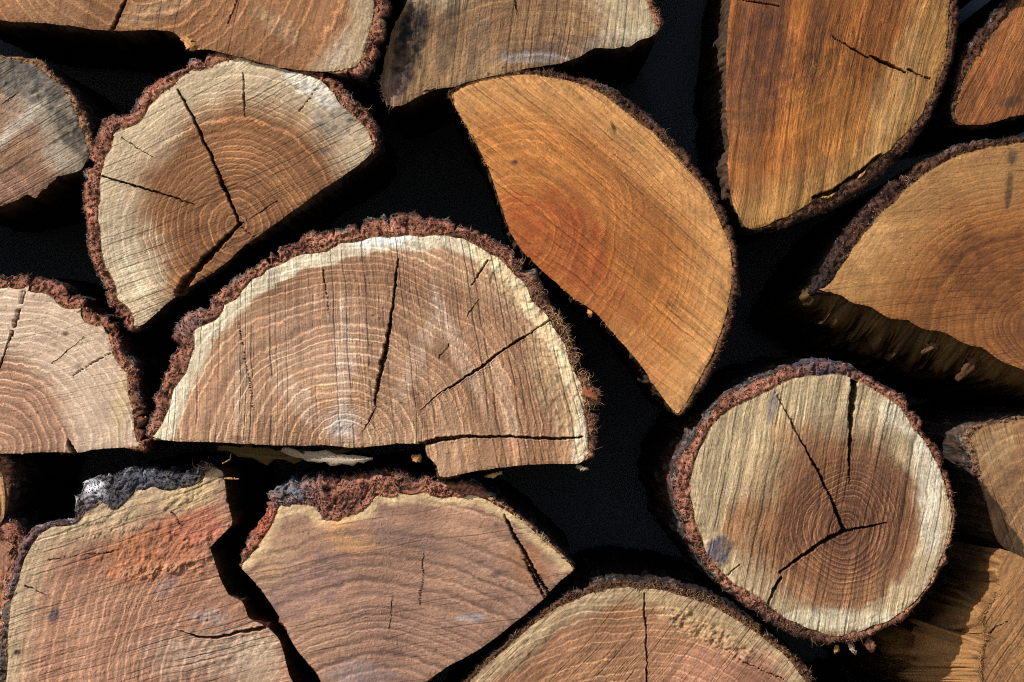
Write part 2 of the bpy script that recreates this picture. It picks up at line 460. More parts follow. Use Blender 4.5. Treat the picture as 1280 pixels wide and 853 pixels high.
    pore = sstep(0.52, 0.80, fbm(X / 4.2, Y / 4.2, seed + 57, 2)) * np.clip(0.5 + fbm(X / 50, Y / 50, seed + 58, 2), 0, 1)
    col = col * (1 - 0.42 * pore)[..., None]
    h = h - 0.5 * pore
    pale = sstep(0.50, 0.78, fbm(X / 2.9, Y / 2.9, seed + 59, 2)) * np.clip(0.45 + fbm(X / 60, Y / 60, seed + 60, 2), 0, 1)
    col = mix(col, np.minimum(col * 1.5 + 0.05, 0.85), pale * (0.55 + speck)); h = h + 0.7 * pale
    for q, p in enumerate(patches):
        x, y, rx, ry, rot, pc, st = p[:7]
        ph = p[7] if len(p) > 7 else 0.0; pr = p[8] if len(p) > 8 else 0.0; so = p[9] if len(p) > 9 else 0.6
        b = blob(X, Y, x, y, rx, ry, rot, seed + 70 + q * 7, so)
        if pc is not None:
            lum = (col.mean(-1) / (col.mean() + 1e-6))[..., None]
            if rx > 12 and so < 0.75:
                bm = b * 1.05 + 0.30 * fbm(X / 7, Y / 7, seed + 73 + q, 4) + 0.20 * s2 + 0.14 * s3 + 0.12 * band - 0.08
                bm = 0.4 * b + 0.6 * sstep(0.34, 0.78, bm)
            else: bm = b
            col = mix(col, lin(pc) * (0.40 + 0.60 * lum), np.clip(bm * st * np.clip(0.85 + 0.5 * fbm(X / 8, Y / 8, seed + 71 + q, 3), 0, 1.1), 0, 1))
        h = h + ph * b + pr * b * fbm(X / 7, Y / 7, seed + 72 + q, 4)
    lum = col @ np.array([0.25, 0.62, 0.13])
    col = (lum[..., None] + (col - lum[..., None]) * sat) * tone
    # drying cracks: real grooves
    jx = X + 1.5 * fbm(X / 11, Y / 11, seed + 80, 3) + 0.8 * vn(X / 3.5, Y / 3.5, seed + 82)
    jy = Y + 1.5 * fbm(X / 11, Y / 11, seed + 81, 3) + 0.8 * vn(X / 3.5, Y / 3.5, seed + 83)
    for c in cracks:
        pts = [(p[0], p[1]) for p in c]; ws = [max(p[2] * 0.72, 0.9) for p in c]
        q, w = seg_dist(jx, jy, pts, ws)
        q = q * (1 + 0.45 * fbm(X / 6, Y / 6, seed + 84, 3)) + np.where(w < 2.4, 0.6 * sstep(0.1, 0.6, fbm(X / 16, Y / 16, seed + 85, 2)), 0)
        dep = 4.5 * w + np.where(w > 2.0, 12, 2)
        h = h - dep * (1 - sstep(0.55, 1.15, q))
        h = h + 0.5 * np.exp(-((q - 1.7) / 0.6) ** 2)

    # ---- place
    dep = d + ((X - C[0]) * tilt[0] + (Y - C[1]) * tilt[1]) * S
    V = to_world(X, Y, dep); V[:, 1] -= h * S
    yb = P[:, 1].max()
    loc = to_world(np.array([C[0]]), np.array([min(yb, 980.0)]), d)[0]
    loc = np.array([loc[0], d + length * S * 0.5, loc[2]])
    root = bpy.data.objects.new("firewood_log", None)
    COL.objects.link(root); root.location = loc; root.empty_display_size = 0.05
    root['label'] = label; root['category'] = "log"; root['group'] = "firewood logs stacked in the pile"
    Q = grid_quads(nr, n, True).reshape(-1, 4)
    ci = nr * n
    base = (nr - 1) * n
    tri = np.stack([base + np.arange(n), base + (np.arange(n) + 1) % n, np.full(n, ci)], -1)
    flip = area < 0
    if not flip: pass
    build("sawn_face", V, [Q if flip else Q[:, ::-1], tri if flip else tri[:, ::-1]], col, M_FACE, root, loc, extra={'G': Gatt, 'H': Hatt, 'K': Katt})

    # ---- split side: the wood outline swept back along the log
    steps = np.array([0, 1.2, 2.6, 4.5, 7, 10, 14, 19, 25, 33, 43, 56, 72, 92, 118, 150, 190, 240, 300, 370, 480, length], float)
    ns = len(steps)
    rimV = V[:n]
    SX = np.repeat(W[None, :, 0], ns, 0); SY = np.repeat(W[None, :, 1], ns, 0)
    ss = np.repeat(s[None, :], ns, 0); dd = np.repeat(steps[:, None], n, 1)
    rr_ = L / (2 * math.pi)
    ca = np.cos(2 * math.pi * ss / L) * rr_; sa_ = np.sin(2 * math.pi * ss / L) * rr_
    u = ss
    fibr = (1 - 2 * np.abs(vn(u / 6.0, dd / 150, seed + 90))) * 1.6 + vn(u / 16, dd / 180, seed + 91) * 2.4 + (1 - 2 * np.abs(vn(u / 2.8, dd / 90, seed + 92))) * 0.9 + 2.2 * np.floor(1.5 * vn(u / 22, dd / 120, seed + 98) + 0.5)
    grow = sstep(0, 30, dd)
    off = fibr * grow * (1 - 0.8 * hasb[None, :]) - 1.5 * hasb[None, :] * sstep(0, 4, dd)
    if flare is not None:
        fx, fy, fw, famt, flen = flare      # push the side near (fx, fy) outwards as it recedes
        wgt = np.exp(-(((W[:, 0] - fx) ** 2 + (W[:, 1] - fy) ** 2) / fw ** 2))
        jag = 1 + 0.55 * np.abs(vn(u / 9, dd / 70, seed + 93)) + 0.30 * np.abs(vn(u / 3.5, dd / 40, seed + 94)) + 0.10 * np.floor(2 * vn(u / 14, dd / 60, seed + 99) + 0.5) + 0.25 * vn(u / 2.2, dd / 50, seed + 99)
        off = off + famt * wgt[None, :] * sstep(0, flen, dd) * jag
        chip = sstep(0.05, 0.35, vn(u / 8, 0.5 + 0 * u, seed + 120)) + 0.5 * sstep(0.2, 0.5, vn(u / 3.2, dd / 30, seed + 121))
        off = off - 7 * wgt[None, :] * chip * sstep(0, 5, dd) * (1 - sstep(10, 34, dd))
    f = (D + d) / D
    SXw = (SX + Nn[None, :, 0] * off + shear[0] * dd - 640) * S * f
    SZw = Z0 + (426.5 - (SY + Nn[None, :, 1] * off + shear[1] * dd)) * S * f
    SYw = rimV[None, :, 1] + dd * S
    SV = np.stack([SXw, SYw, SZw], -1)
    SV[0] = rimV
    sc_ = lin(side)
    scol = sc_ * (1 + 0.35 * vn(u / 6, dd / 90, seed + 95) + 0.3 * vn(u / 2.6, dd / 50, seed + 96) + 0.25 * fbm(u / 40, dd / 60, seed + 97, 3))[..., None]
    back = np.array([[SV[-1, :, 0].mean(), SV[-1, :, 1].mean(), SV[-1, :, 2].mean()]])
    qs = grid_quads(ns, n, True).reshape(-1, 4)
    bt = np.stack([(ns - 1) * n + np.arange(n), (ns - 1) * n + (np.arange(n) + 1) % n, np.full(n, ns * n)], -1)
    build("split_side", np.vstack([SV.reshape(-1, 3), back]), [qs if not flip else qs[:, ::-1], bt if not flip else bt[:, ::-1]],
          np.vstack([scol.reshape(-1, 3), sc_[None]]), M_SIDE, root, loc)

    # ---- bark
    if hasb.max() > 0.5:
        pal = [lin(c) for c in BARKS[bark]]
        J = int(max(5, t.max() / 1.6))
        bs = np.array([2.0, 4, 6.5, 9.5, 13, 17, 22, 28, 36, 46, 58, 74, 94, 120, 152, 192, 240, 300, 370, length - 4], float)
        vv = np.linspace(0, 1, J)
        nb = J + len(bs)
        vcol = np.concatenate([vv, np.ones(len(bs))])[:, None] + np.zeros((1, n))
        depb = np.concatenate([np.zeros(J), bs])[:, None] + np.zeros((1, n))
        BX = W[None, :, 0] + (O - W)[None, :, 0] * vcol; BY = W[None, :, 1] + (O - W)[None, :, 1] * vcol
        path = vcol * t[None, :] + depb
        b1 = fbm(ss[:1] / 14 + 0 * path, path / 12, seed + 100, 4)
        b2 = fbm(ss[:1] / 4.0 + 0 * path, path / 4.0, seed + 101, 3)
        b3 = 1 - np.abs(fbm(ss[:1] / 24 + 0 * path, path / 34, seed + 102, 3)) * 2.6
        svb = (BX - C[0]) * math.cos(sa) + (BY - C[1]) * math.sin(sa)
        stri = vn(svb / 3.4, path / 60, seed + 111) + 0.7 * vn(svb / 7.5, path / 80, seed + 112)
        stri = stri * (depb < 0.5)
        hb = -1.0 + bark_rough * (0.34 * b1 + 0.30 * b2 + 0.13 * stri) - groove * np.exp(-(vcol * t[None, :] / 2.0) ** 2) - 3.5 * sstep(0.7, 1.0, vcol)
        lay = vn(ss[:1] / 40 + 0 * path, path / 3.4, seed + 108); gr = vn(ss[:1] / 1.7 + 0 * path, path / 1.8, seed + 109)
        hb = hb + bark_rough * (0.22 * lay + 0.20 * gr) - bark_rough * 1.1 * sstep(0.25, 0.6, fbm(ss[:1] / 8 + 0 * path, path / 7, seed + 110, 2))
        hb = np.where(vcol < 0.001, -2.0, hb)
        bo = (bark_rough * (0.8 * b1 + 0.6 * b2 + 0.6 * b3)) * sstep(0, 8, depb) * np.minimum(1, t[None, :] / 6)
        if False: bo = bo + famt * wgt[None, :] * sstep(0, flen, depb)
        X_ = BX + Nn[None, :, 0] * bo + shear[0] * depb; Y_ = BY + Nn[None, :, 1] * bo + shear[1] * depb
        bd = d + ((BX - C[0]) * tilt[0] + (BY - C[1]) * tilt[1]) * S
        V0 = to_world(BX, BY, bd)
        Bx = V0[..., 0] + (X_ - BX) * S * f; Bz = V0[..., 2] - (Y_ - BY) * S * f
        By = V0[..., 1] + depb * S - np.where(depb > 0, hb * np.exp(-depb / 10), hb) * S
        BV = np.stack([Bx, By, Bz], -1)
        b4 = 1 - 2.2 * np.abs(vn(ss[:1] / 9 + 0 * path, path / 5.5, seed + 106)); b5 = vn(ss[:1] / 1.9 + 0 * path, path / 1.9, seed + 107)
        m1 = np.clip(0.5 + 0.9 * b1 + 0.5 * b2, 0, 1)
        bc = mix(np.broadcast_to(pal[0], m1.shape + (3,)), pal[1], m1)
        bc = mix(bc, pal[2], sstep(0.05, 0.6, -b1 * 0.6 - b2 * 0.7 + 0.05))
        bc = bc * (1 + 0.3 * vn(ss[:1] / 2.2 + 0 * path, path / 9, seed + 105))[..., None]
        bc = bc * (1 + 0.25 * lay + 0.25 * b5 + 0.22 * stri)[..., None]
        lb = bc @ np.array([0.25, 0.62, 0.13]); bc = lb[..., None] + (bc - lb[..., None]) * 0.88
        camb = np.exp(-(vcol * t[None, :] / 2.4) ** 2) * (depb < 0.5)
        bc = mix(bc, lin((150, 112, 74)), camb * 0.6)
        out = sstep(0.84, 1.02, vcol + 0.30 * b1 + 0.10 * b2) * np.clip(0.75 + 0.5 * b1 + sstep(0, 6, depb), 0, 1)
        oc = mix(np.broadcast_to(pal[3], m1.shape + (3,)), pal[4], sstep(0.28, 0.7, b1 + 0.6 * b2))
        bc = mix(bc, oc, out)
        if bark_colour:
            for q, (x, y, rr0, pc, st) in enumerate(bark_colour):
                w_ = np.exp(-(((BX - x) ** 2 + (BY - y) ** 2) / rr0 ** 2) * 1.2) * st
                w_ = np.clip(w_ * (1 + 0.8 * b1), 0, 1)
                spots = lin(pc) * (0.55 + 0.9 * np.clip(0.5 + b2 + 0.4 * b1, 0, 1.3))[..., None]
                bc = mix(bc, spots, w_)
        q = grid_quads(nb, n, True)
        keep = (t > 1.2) | (np.roll(t, -1) > 1.2)
        q = q[:, keep].reshape(-1, 4)
        used = np.unique(q); remap = np.full(nb * n, -1, np.int64); remap[used] = np.arange(len(used))
        q = remap[q]
        # crumbs and flakes standing out of the broken bark
        rg = np.random.default_rng(seed + 900)
        nf = int(t.sum() * pit_ / 4.2 * crumbs) if pitch is None else 0
        FV = np.zeros((0, 3)); FC = np.zeros((0, 3)); FT = np.zeros((0, 3), int)
        if nf:
            ii = rg.choice(n, nf, p=t / t.sum())
            jj = np.where(rg.random(nf) < 0.68, rg.integers(1, J, nf), np.minimum(J - 1 + (rg.random(nf) ** 1.6 * 9).astype(int), nb - 1))
            cen = BV[jj, ii]
            aT = rg.normal(0, 1.0, nf); aN = rg.normal(0.25, 0.7, nf) + 0.5 * (jj >= J - 1); aO = rg.normal(0.35, 0.5, nf)
            dv = np.stack([aT * T[ii, 0] + aN * Nn[ii, 0], -aO, -(aT * T[ii, 1] + aN * Nn[ii, 1])], -1)
            dv /= np.linalg.norm(dv, axis=1)[:, None] + 1e-9
            ln = np.clip(rg.lognormal(1.0, 0.55, nf), 1.2, 9.0)[:, None] * S
            wd = rg.uniform(0.5, 1.9, nf)[:, None] * S
            rv = rg.normal(0, 1, (nf, 3)); e1 = np.cross(dv, rv); e1 /= np.linalg.norm(e1, axis=1)[:, None] + 1e-9
            e2 = np.cross(dv, e1)
            p0 = cen - dv * ln * 0.35
            q0 = p0 + e1 * wd; q1 = p0 - e1 * wd * 0.6 + e2 * wd * 0.7; q2 = p0 - e1 * wd * 0.6 - e2 * wd * 0.5; q3 = cen + dv * ln * 0.65
            FV = np.stack([q0, q1, q2, q3], 1).reshape(-1, 3)
            bcol = bc[jj, ii]; pick = rg.random(nf)
            fc_ = np.where((pick < 0.26)[:, None], pal[2] * 0.8, np.where((pick < 0.36)[:, None], pal[1] * 1.15, bcol)) * rg.uniform(0.55, 1.35, nf)[:, None]
            FC = np.repeat(fc_, 4, 0)
            k0 = np.arange(nf)[:, None] * 4
            FT = (k0[:, None, :] + np.array([[0, 1, 3], [1, 2, 3], [2, 0, 3], [0, 2, 1]])[None]).reshape(-1, 3)
        build("bark", np.vstack([BV.reshape(-1, 3)[used], FV]), [q if not flip else q[:, ::-1], FT + len(used)], np.vstack([bc.reshape(-1, 3)[used], FC]), M_BARK, root, loc)

    # ---- torn fibres along the rim
    if fibres:
        rng = np.random.default_rng(seed + 500)
        VV = []; FF = []; CC = []; nv = 0
        for (x, y, rad, cnt, l0, l1, fc, dirx, diry) in fibres:
            cand = np.where(np.hypot(O[:, 0] - x, O[:, 1] - y) < rad)[0]
            if not len(cand): continue
            ncl = max(2, cnt // 7); cl = rng.choice(cand, ncl); cld = rng.normal(0, 0.8, (ncl, 2))
            for _ in range(int(cnt * 0.75)):
                ic = int(rng.integers(ncl)); i = int((cl[ic] + int(rng.normal(0, 4))) % n)
                v = rng.uniform(0.0, 1.02)
                p = np.array([W[i, 0] + (O[i, 0] - W[i, 0]) * v, W[i, 1] + (O[i, 1] - W[i, 1]) * v])
                ln = rng.uniform(l0, l1) * (0.55 if rng.random() < 0.75 else 1.0)
                dirv = Nn[i] * rng.uniform(-0.25, 0.75) + T[i] * rng.normal(0, 0.6) * 0.6 + np.array([dirx, diry]) + cld[ic] + rng.normal(0, 0.25, 2)
                dirv /= np.hypot(*dirv) + 1e-6
                curl = rng.normal(0, 1.1); out_ = rng.uniform(-0.5, 0.6)
                w0 = rng.uniform(0.2, 0.6)
                cc = lin(fc) * rng.uniform(0.45, 1.25)
                pts = []; q = p.copy(); hh = rng.uniform(-2, 1.5)
                for kk in range(5):
                    pts.append((q[0], q[1], hh))
                    an = curl * 0.4
                    dirv = np.array([dirv[0] * math.cos(an) - dirv[1] * math.sin(an), dirv[0] * math.sin(an) + dirv[1] * math.cos(an)])
                    q = q + dirv * ln / 4; hh += out_ * ln / 4
                for kk, (qx, qy, qh) in enumerate(pts):
                    wd = w0 * (1 - kk / 4.6)
                    for e in range(3):
                        an = 2.094 * e
                        w3 = to_world(np.array([qx + wd * math.cos(an)]), np.array([qy + wd * math.sin(an)]), d + ((qx - C[0]) * tilt[0] + (qy - C[1]) * tilt[1]) * S)[0]
                        w3[1] -= (qh + wd * math.sin(an + 0.8)) * S
                        VV.append(w3); CC.append(cc)
                for kk in range(4):
                    for e in range(3):
                        a0 = nv + kk * 3 + e; a1 = nv + kk * 3 + (e + 1) % 3
                        FF.append((a0, a1, a1 + 3, a0 + 3))
                nv += 15
        if FF:
            o = build("frayed_fibres", np.array(VV), [np.array(FF)], np.array(CC), M_FIB, root, loc)
            o['kind'] = "stuff"
    LOGS.append(root)
    return root

# ------------------------------------------------------------------ the setting: a dark closed back behind the pile, ground under it
def structure(name, V, F, rgb, scale):
    m = bpy.data.materials.new(name); m.use_nodes = True
    nt = m.node_tree; b = nt.nodes["Principled BSDF"]
    nz = nt.nodes.new("ShaderNodeTexNoise"); nz.inputs['Scale'].default_value = scale; nz.inputs['Detail'].default_value = 8
    cr = nt.nodes.new("ShaderNodeValToRGB")
    c = lin(rgb)
    cr.color_ramp.elements[0].color = (*(c * 0.6), 1); cr.color_ramp.elements[1].color = (*(c * 1.4), 1)
    nt.links.new(nz.outputs['Fac'], cr.inputs['Fac']); nt.links.new(cr.outputs['Color'], b.inputs['Base Color'])
    b.inputs['Roughness'].default_value = 0.95
    me = bpy.data.meshes.new(name); me.from_pydata(V, [], F); me.update(); me.materials.append(m)
    o = bpy.data.objects.new(name, me); COL.objects.link(o); o['kind'] = "structure"
    return o
structure("backdrop", [(-1.6, 0.5, 0), (1.6, 0.5, 0), (1.6, 0.5, 2.0), (-1.6, 0.5, 2.0)], [(0, 1, 2, 3)], (112, 116, 128), 8)
structure("ground", [(-40, -40, 0), (40, -40, 0), (40, 40, 0), (-40, 40, 0)], [(0, 1, 2, 3)], (112, 102, 86), 30)

# ------------------------------------------------------------------ the logs
# 1 top left slab
log([(-120,-60,0),(-60,10,0),(0,25,0),(60,30,0),(130,38,0),(190,38,0),(215,40,0),(228,50,0),(240,62,0),(262,62,0),(300,72,0),
     (360,86,0),(405,90,0),(432,94,8),(452,92,14),(468,78,20),(474,50,18),(479,20,16),(482,-20,14),(470,-90,10),(400,-200,6),(280,-260,4),(150,-270,4),(0,-230,4),(-90,-160,2)],
    (190,-60), "tan sawn slab along the top left edge, split flat underneath, above the half log", d=-0.012, tilt=(0.02,-0.05),
    pith=(177,-90), heart=(172,120,76), heart2=(124,82,50), sap=(190,160,122), sapw=26, sapsoft=14, ring=(16,0.8,0.2), saw=(12,0.35,0.1), lines=0.3,
    rough=0.8, cracks=[[(165,-20,5),(152,12,6),(139,40,7)],[(300,-8,1),(285,30,1)]],
    patches=[(190,14,60,16,-20,(196,160,120),0.4,0,1.5),(350,35,44,16,30,(196,162,124),0.35,0,1.5),(424,62,16,26,20,(190,172,148),0.6,0,1.5,0.9),(60,8,70,25,10,(190,144,98),0.4)],
    bark='red', side=(60,46,36), seed=11, streak=0.08)

# 2 half log, upper left
log([(165,414,7),(150,398,17),(137,380,18),(128,350,18),(114,318,18),(107,280,20),(106,248,22),(108,215,22),(120,182,22),(128,157,22),
     (150,147,20),(166,143,18),(174,126,18),(196,104,16),(222,86,15),(240,76,14),(262,73,13),(298,62,12),(334,71,12),(370,79,12),(400,90,12),
     (424,108,12),(433,125,12),(452,140,12),(468,160,12),(472,180,7),(460,196,1),(438,214,0),(400,239,0),(360,268,0),(330,290,0),(300,312,0),(280,330,0),(258,346,0),
     (247,353,0),(228,364,0),(204,384,0),(178,406,0)],
    (232,235), "half log with a long black crack down its pale face, split edge facing lower right", d=-0.02, tilt=(0.03,-0.06),
    pith=(292,285), heart=(166,114,70), heart2=(124,80,46), sap=(198,172,136), sapw=46, sapsoft=26, ring=(10,0.65,0.3),
    saw=(66,0.34,0.1), saw_bend=(3,4,0), rough=0.85,
    cracks=[[(222,112,3),(242,150,4.5),(262,190,4),(285,245,5),(300,281,5)],[(304,90,2),(305,120,2.6),(306,147,1)],[(128,221,3),(180,236,3),(215,246,2),(244,256,1)],
            [(301,280,6),(272,308,9),(250,332,12),(232,352,15),(224,366,18)],[(300,281,2),(322,268,1.5),(346,251,1)],[(152,172,1.6),(190,196,0.9)],[(395,112,1),(374,140,1.2)],[(300,282,1.2),(322,300,1.0)]],
    patches=[(390,108,50,20,35,(196,188,172),0.75,0,2),(425,150,34,40,50,(96,90,84),0.6,0,2),(150,300,26,70,8,(150,134,110),0.5),(180,330,40,60,20,(206,186,152),0.5),(405,190,10,7,0,(110,92,80),0.7,-1),(300,72,60,14,0,(196,176,146),0.6,0,3),(330,300,50,22,-35,(176,112,78),0.45)],
    bark='red', bark_rough=3.4, chunk=5, fibres=[(455,150,40,110,5,14,(150,110,84),0.2,-0.3),(330,72,60,50,4,10,(160,120,90),0,-0.4)], seed=22, streak=0.14, sawsp=8, lines=0.8)

# 3 weathered log, far left
log([(-120,90,0),(-60,62,4),(20,72,4),(50,78,5),(66,94,8),(82,106,9),(96,122,10),(106,142,11),(114,166,11),(118,188,9),(110,200,3),(100,213,0),(72,222,0),(52,238,0),(44,248,0),
     (34,243,0),(20,250,0),(0,258,0),(-60,268,0),(-120,230,0),(-140,150,0)],
    (-10,165), "small weathered log with grey stains at the left edge under the top slab", d=0.0, tilt=(0.03,-0.04),
    pith=(-20,262), heart=(156,116,86), heart2=(120,86,64), sap=(160,140,114), sapw=44, sapsoft=16, ring=(20,0.4,0.12), saw=(60,0.35,0.1), rough=1.1,
    patches=[(30,95,80,30,20,(60,57,58),0.85,0,2),(82,150,22,70,-28,(52,48,47),0.75,0,2),(40,130,60,50,0,(150,138,122),0.5),(14,165,9,70,48,(206,192,170),0.7),(70,195,30,22,20,(196,180,154),0.5),(0,232,50,22,0,(176,130,110),0.5)],
    cracks=[[(-10,140,1.5),(20,118,1)]], bark='brown', bark_rough=2.6, seed=33, streak=0.22, lines=1.1)

# 4 half log, middle left
log([(-150,440,14),(-110,385,15),(-50,352,16),(0,345,17),(18,343,18),(23,350,14),(30,342,18),(60,354,20),(76,362,18),(86,374,16),(107,378,18),(113,396,18),(131,398,20),
     (146,411,20),(152,428,18),(157,446,18),(168,458,18),(171,474,17),(170,486,16),(176,510,14),(179,545,14),(186,552,15),(180,566,12),(166,562,5),(150,560,0),
     (120,562,0),(96,566,0),(60,566,0),(0,567,0),(-80,566,0),(-150,560,0)],
    (10,490), "cream half log with bold curved rings and flat base at the left edge", d=-0.015, tilt=(0.02,-0.05),
    pith=(-8,556), ell=(1.15,1,0), heart=(178,134,104), heart2=(132,94,72), sap=(212,180,150), sapw=76, sapsoft=18, ring=(9.5,0.8,0.35), saw=(78,0.25,0.1), lines=0.35, rough=0.5,
    cracks=[[(32,364,2),(26,386,3.5),(16,415,3.5),(0,458,3),(-20,500,1)],[(130,446,2),(110,458,1.5),(90,470,0.9)],[(105,422,1),(64,455,1.1)],[(92,568,9),(87,556,6),(85,548,1)],[(160,430,1),(130,446,1)]],
    patches=[(82,418,5,4,0,(100,74,58),0.8,-1),(98,457,5,5,0,(110,84,66),0.7),(40,560,60,10,0,(176,132,96),0.5),(150,505,12,50,5,(186,160,104),0.5)],
    bark='red', bark_rough=3.4, chunk=5, fibres=[(120,400,50,40,4,9,(150,90,66),0,-0.3)], seed=44, streak=0.06)

# 5 large half log, centre
log([(186,549,4),(191,528,14),(196,500,20),(202,478,22),(213,458,24),(218,434,26),(226,410,26),(241,396,26),(262,386,26),(268,371,26),(286,360,22),(300,345,22),
     (330,325,22),(365,306,22),(400,293,22),(440,288,18),(480,278,20),(520,274,20),(560,280,18),(590,291,16),(622,306,16),(650,326,18),(666,346,16),(682,372,14),
     (701,400,14),(716,426,14),(726,455,14),(736,480,14),(744,497,16),(737,510,10),(742,540,9),(740,570,7),(722,580,0),(690,580,0),(650,582,0),(600,588,0),(552,597,0),(546,582,0),(534,570,0),(529,557,0),
     (500,555,0),(470,558,0),(440,560,0),(400,557,0),(330,556,0),(260,553,0),(215,551,0)],
    (580,475), "largest half log, pink brown face ringed with cream, rough red bark over its dome", d=-0.028, tilt=(0.015,-0.06),
    pith=(432,556), ell=(1.12,1,0), heart=(188,146,110), heart2=(146,104,74), sap=(222,202,168), sapw=17, sapsoft=3, ring=(10,0.66,0.25),
    saw=(-8,0.62,0.2), saw_bend=(-7,0,0), sawsp=9, lines=1.15, rough=0.9,
    cracks=[[(498,324,2.5),(495,350,3),(492,378,3.5),(484,425,6),(478,455,7),(470,490,4),(468,508,2)],[(470,508,2),(462,525,2),(452,542,1)],[(660,418,3),(630,437,4),(600,460,4.5),(570,480,3.5),(545,495,2.5),(525,512,1)],
            [(690,398,2),(660,418,3)],[(610,326,2.5),(600,342,2.5),(590,356,1)],[(598,375,1.2),(583,395,1)],[(562,430,1.5),(548,448,1)],[(527,556,11),(548,550,8),(580,546,5),(640,546,4),(690,549,4),(728,547,3)],[(727,420,2),(700,400,1)],
            [(298,400,1),(318,515,1.2)],[(404,338,1),(412,395,1.1)]],
    patches=[(428,532,26,26,0,(198,192,186),0.6,0,1.5,0.8),(430,450,14,90,0,(212,182,158),0.55,0.3,0,0.7),(375,500,16,60,-40,(210,176,150),0.5,0,0,0.7),(520,450,14,90,22,(208,176,150),0.5,0.3,0,0.7),(575,440,14,110,-24,(212,184,160),0.55,0.4,1,0.7),(630,500,14,80,-16,(206,176,148),0.5,0.3,1,0.7),(300,470,12,70,4,(204,168,140),0.45,0,0,0.7),(698,475,38,115,-12,(190,156,114),0.8,0,2.4),(642,352,90,34,46,(192,160,116),0.75,0,2.4),(600,470,60,90,0,(172,124,86),0.4),(480,300,60,13,-3,(228,220,204),0.7),(650,566,90,20,0,(186,134,92),0.55),(410,420,90,60,0,(200,160,134),0.35),(250,500,26,60,20,(176,120,90),0.35),(298,548,14,6,0,(110,76,62),0.7)],
    bark='red', bark_rough=3.6, chunk=6,
    fibres=[(720,450,70,420,6,20,(176,136,96),0.25,0.1),(650,330,50,200,5,14,(150,112,82),0.2,-0.2),(735,520,40,160,6,16,(150,104,76),0.3,0.1),(560,285,60,120,4,11,(140,92,70),0,-0.3),(430,292,60,60,4,9,(120,72,56),0,-0.3)],
    bark_colour=[(700,400,60,(70,52,44),0.7),(240,400,30,(112,98,98),0.5)], seed=55, streak=0.24)

# 6 orange half log, upper centre
log([(560,118,6),(566,110,8),(582,99,8),(610,90,8),(650,87,8),(690,91,8),(730,98,10),(760,110,11),(790,130,12),(820,155,12),(850,185,12),(876,215,11),(896,247,10),(913,282,9),
     (921,320,8),(922,360,8),(915,400,9),(900,440,9),(881,476,8),(862,508,7),(847,520,4),(832,502,0),(800,456,0),(772,422,0),(746,392,0),(720,375,0),(690,350,0),(655,318,0),(636,287,0),
     (628,260,0),(612,215,0),(590,170,0),(570,136,0)],
    (765,270), "long orange half log with diagonal saw marks and thin dark bark, right of centre", d=0.0, tilt=(0.0,-0.07),
    pith=(650,300), ell=(1,1.1,30), heart=(190,122,58), heart2=(160,94,40), sap=(198,140,80), sapw=42, sapsoft=34, ring=(13,0.3,0.12),
    saw=(-50,0.42,0.12), saw_bend=(5,3,0), sawsp=7, lines=0.65, sat=0.97, rough=0.5,
    patches=[(690,290,100,70,45,(156,72,26),0.8),(740,350,110,34,45,(158,84,38),0.55),(800,440,70,26,55,(190,130,76),0.5),(643,203,5,4,0,(60,48,40),0.9),(768,160,3,9,-20,(50,36,26),0.85,-1.5),(840,380,9,5,0,(120,80,46),0.6)],
    bark='dark', bark_rough=2.6, chunk=2.5, fibres=[(640,90,90,160,4,10,(120,78,48),0,-0.3),(800,140,70,140,4,10,(120,90,66),0.2,-0.3),(900,420,60,60,3,8,(120,80,50),0.2,0),(590,180,60,40,3,8,(190,130,80),-0.6,0),(740,385,40,14,4,10,(196,130,80),-0.4,0.5)], seed=66, streak=0.26, speck=0.3)

# 7 log at the top centre
log([(476,106,0),(481,70,0),(490,40,0),(506,8,0),(522,-30,0),(560,-90,6),(640,-130,6),(740,-110,6),(790,-50,8),(812,-6,9),(824,20,10),(826,36,7),(815,45,0),(800,50,0),(788,58,0),(766,61,0),(742,60,0),(724,71,0),(700,79,0),(680,82,0),(640,90,0),(600,98,0),(568,108,0),
     (544,112,0),(522,121,0),(502,132,0),(485,131,0)],
    (640,5), "grey brown log at the top centre with pale vertical streaks, resting above the orange log", d=0.012, tilt=(0.02,-0.05),
    pith=(668,118), ell=(1.3,1,0), heart=(174,134,90), heart2=(128,92,60), sap=(190,166,128), sapw=60, sapsoft=26, ring=(17,0.35,0.3), saw=(7,0.42,0.25), rough=0.9,
    patches=[(512,62,24,78,14,(26,26,30),1.0,0,2,0.5),(560,40,14,80,10,(64,54,48),0.6),(596,66,16,60,12,(90,74,62),0.6),(495,110,18,24,0,(176,140,124),0.6),(770,50,60,14,-15,(190,176,150),0.5),(700,60,100,18,-5,(112,86,70),0.6),(668,72,50,10,0,(172,164,160),0.5)],
    cracks=[[(643,-5,2),(646,18,1)],[(545,112,3),(530,114,1.5)]], bark='red', side=(60,48,38), fibres=[(480,110,24,50,5,13,(170,140,116),-0.5,0.2),(820,20,24,40,4,10,(140,100,80),0.3,0)], seed=77, streak=0.34, sawsp=9, lines=0.8)

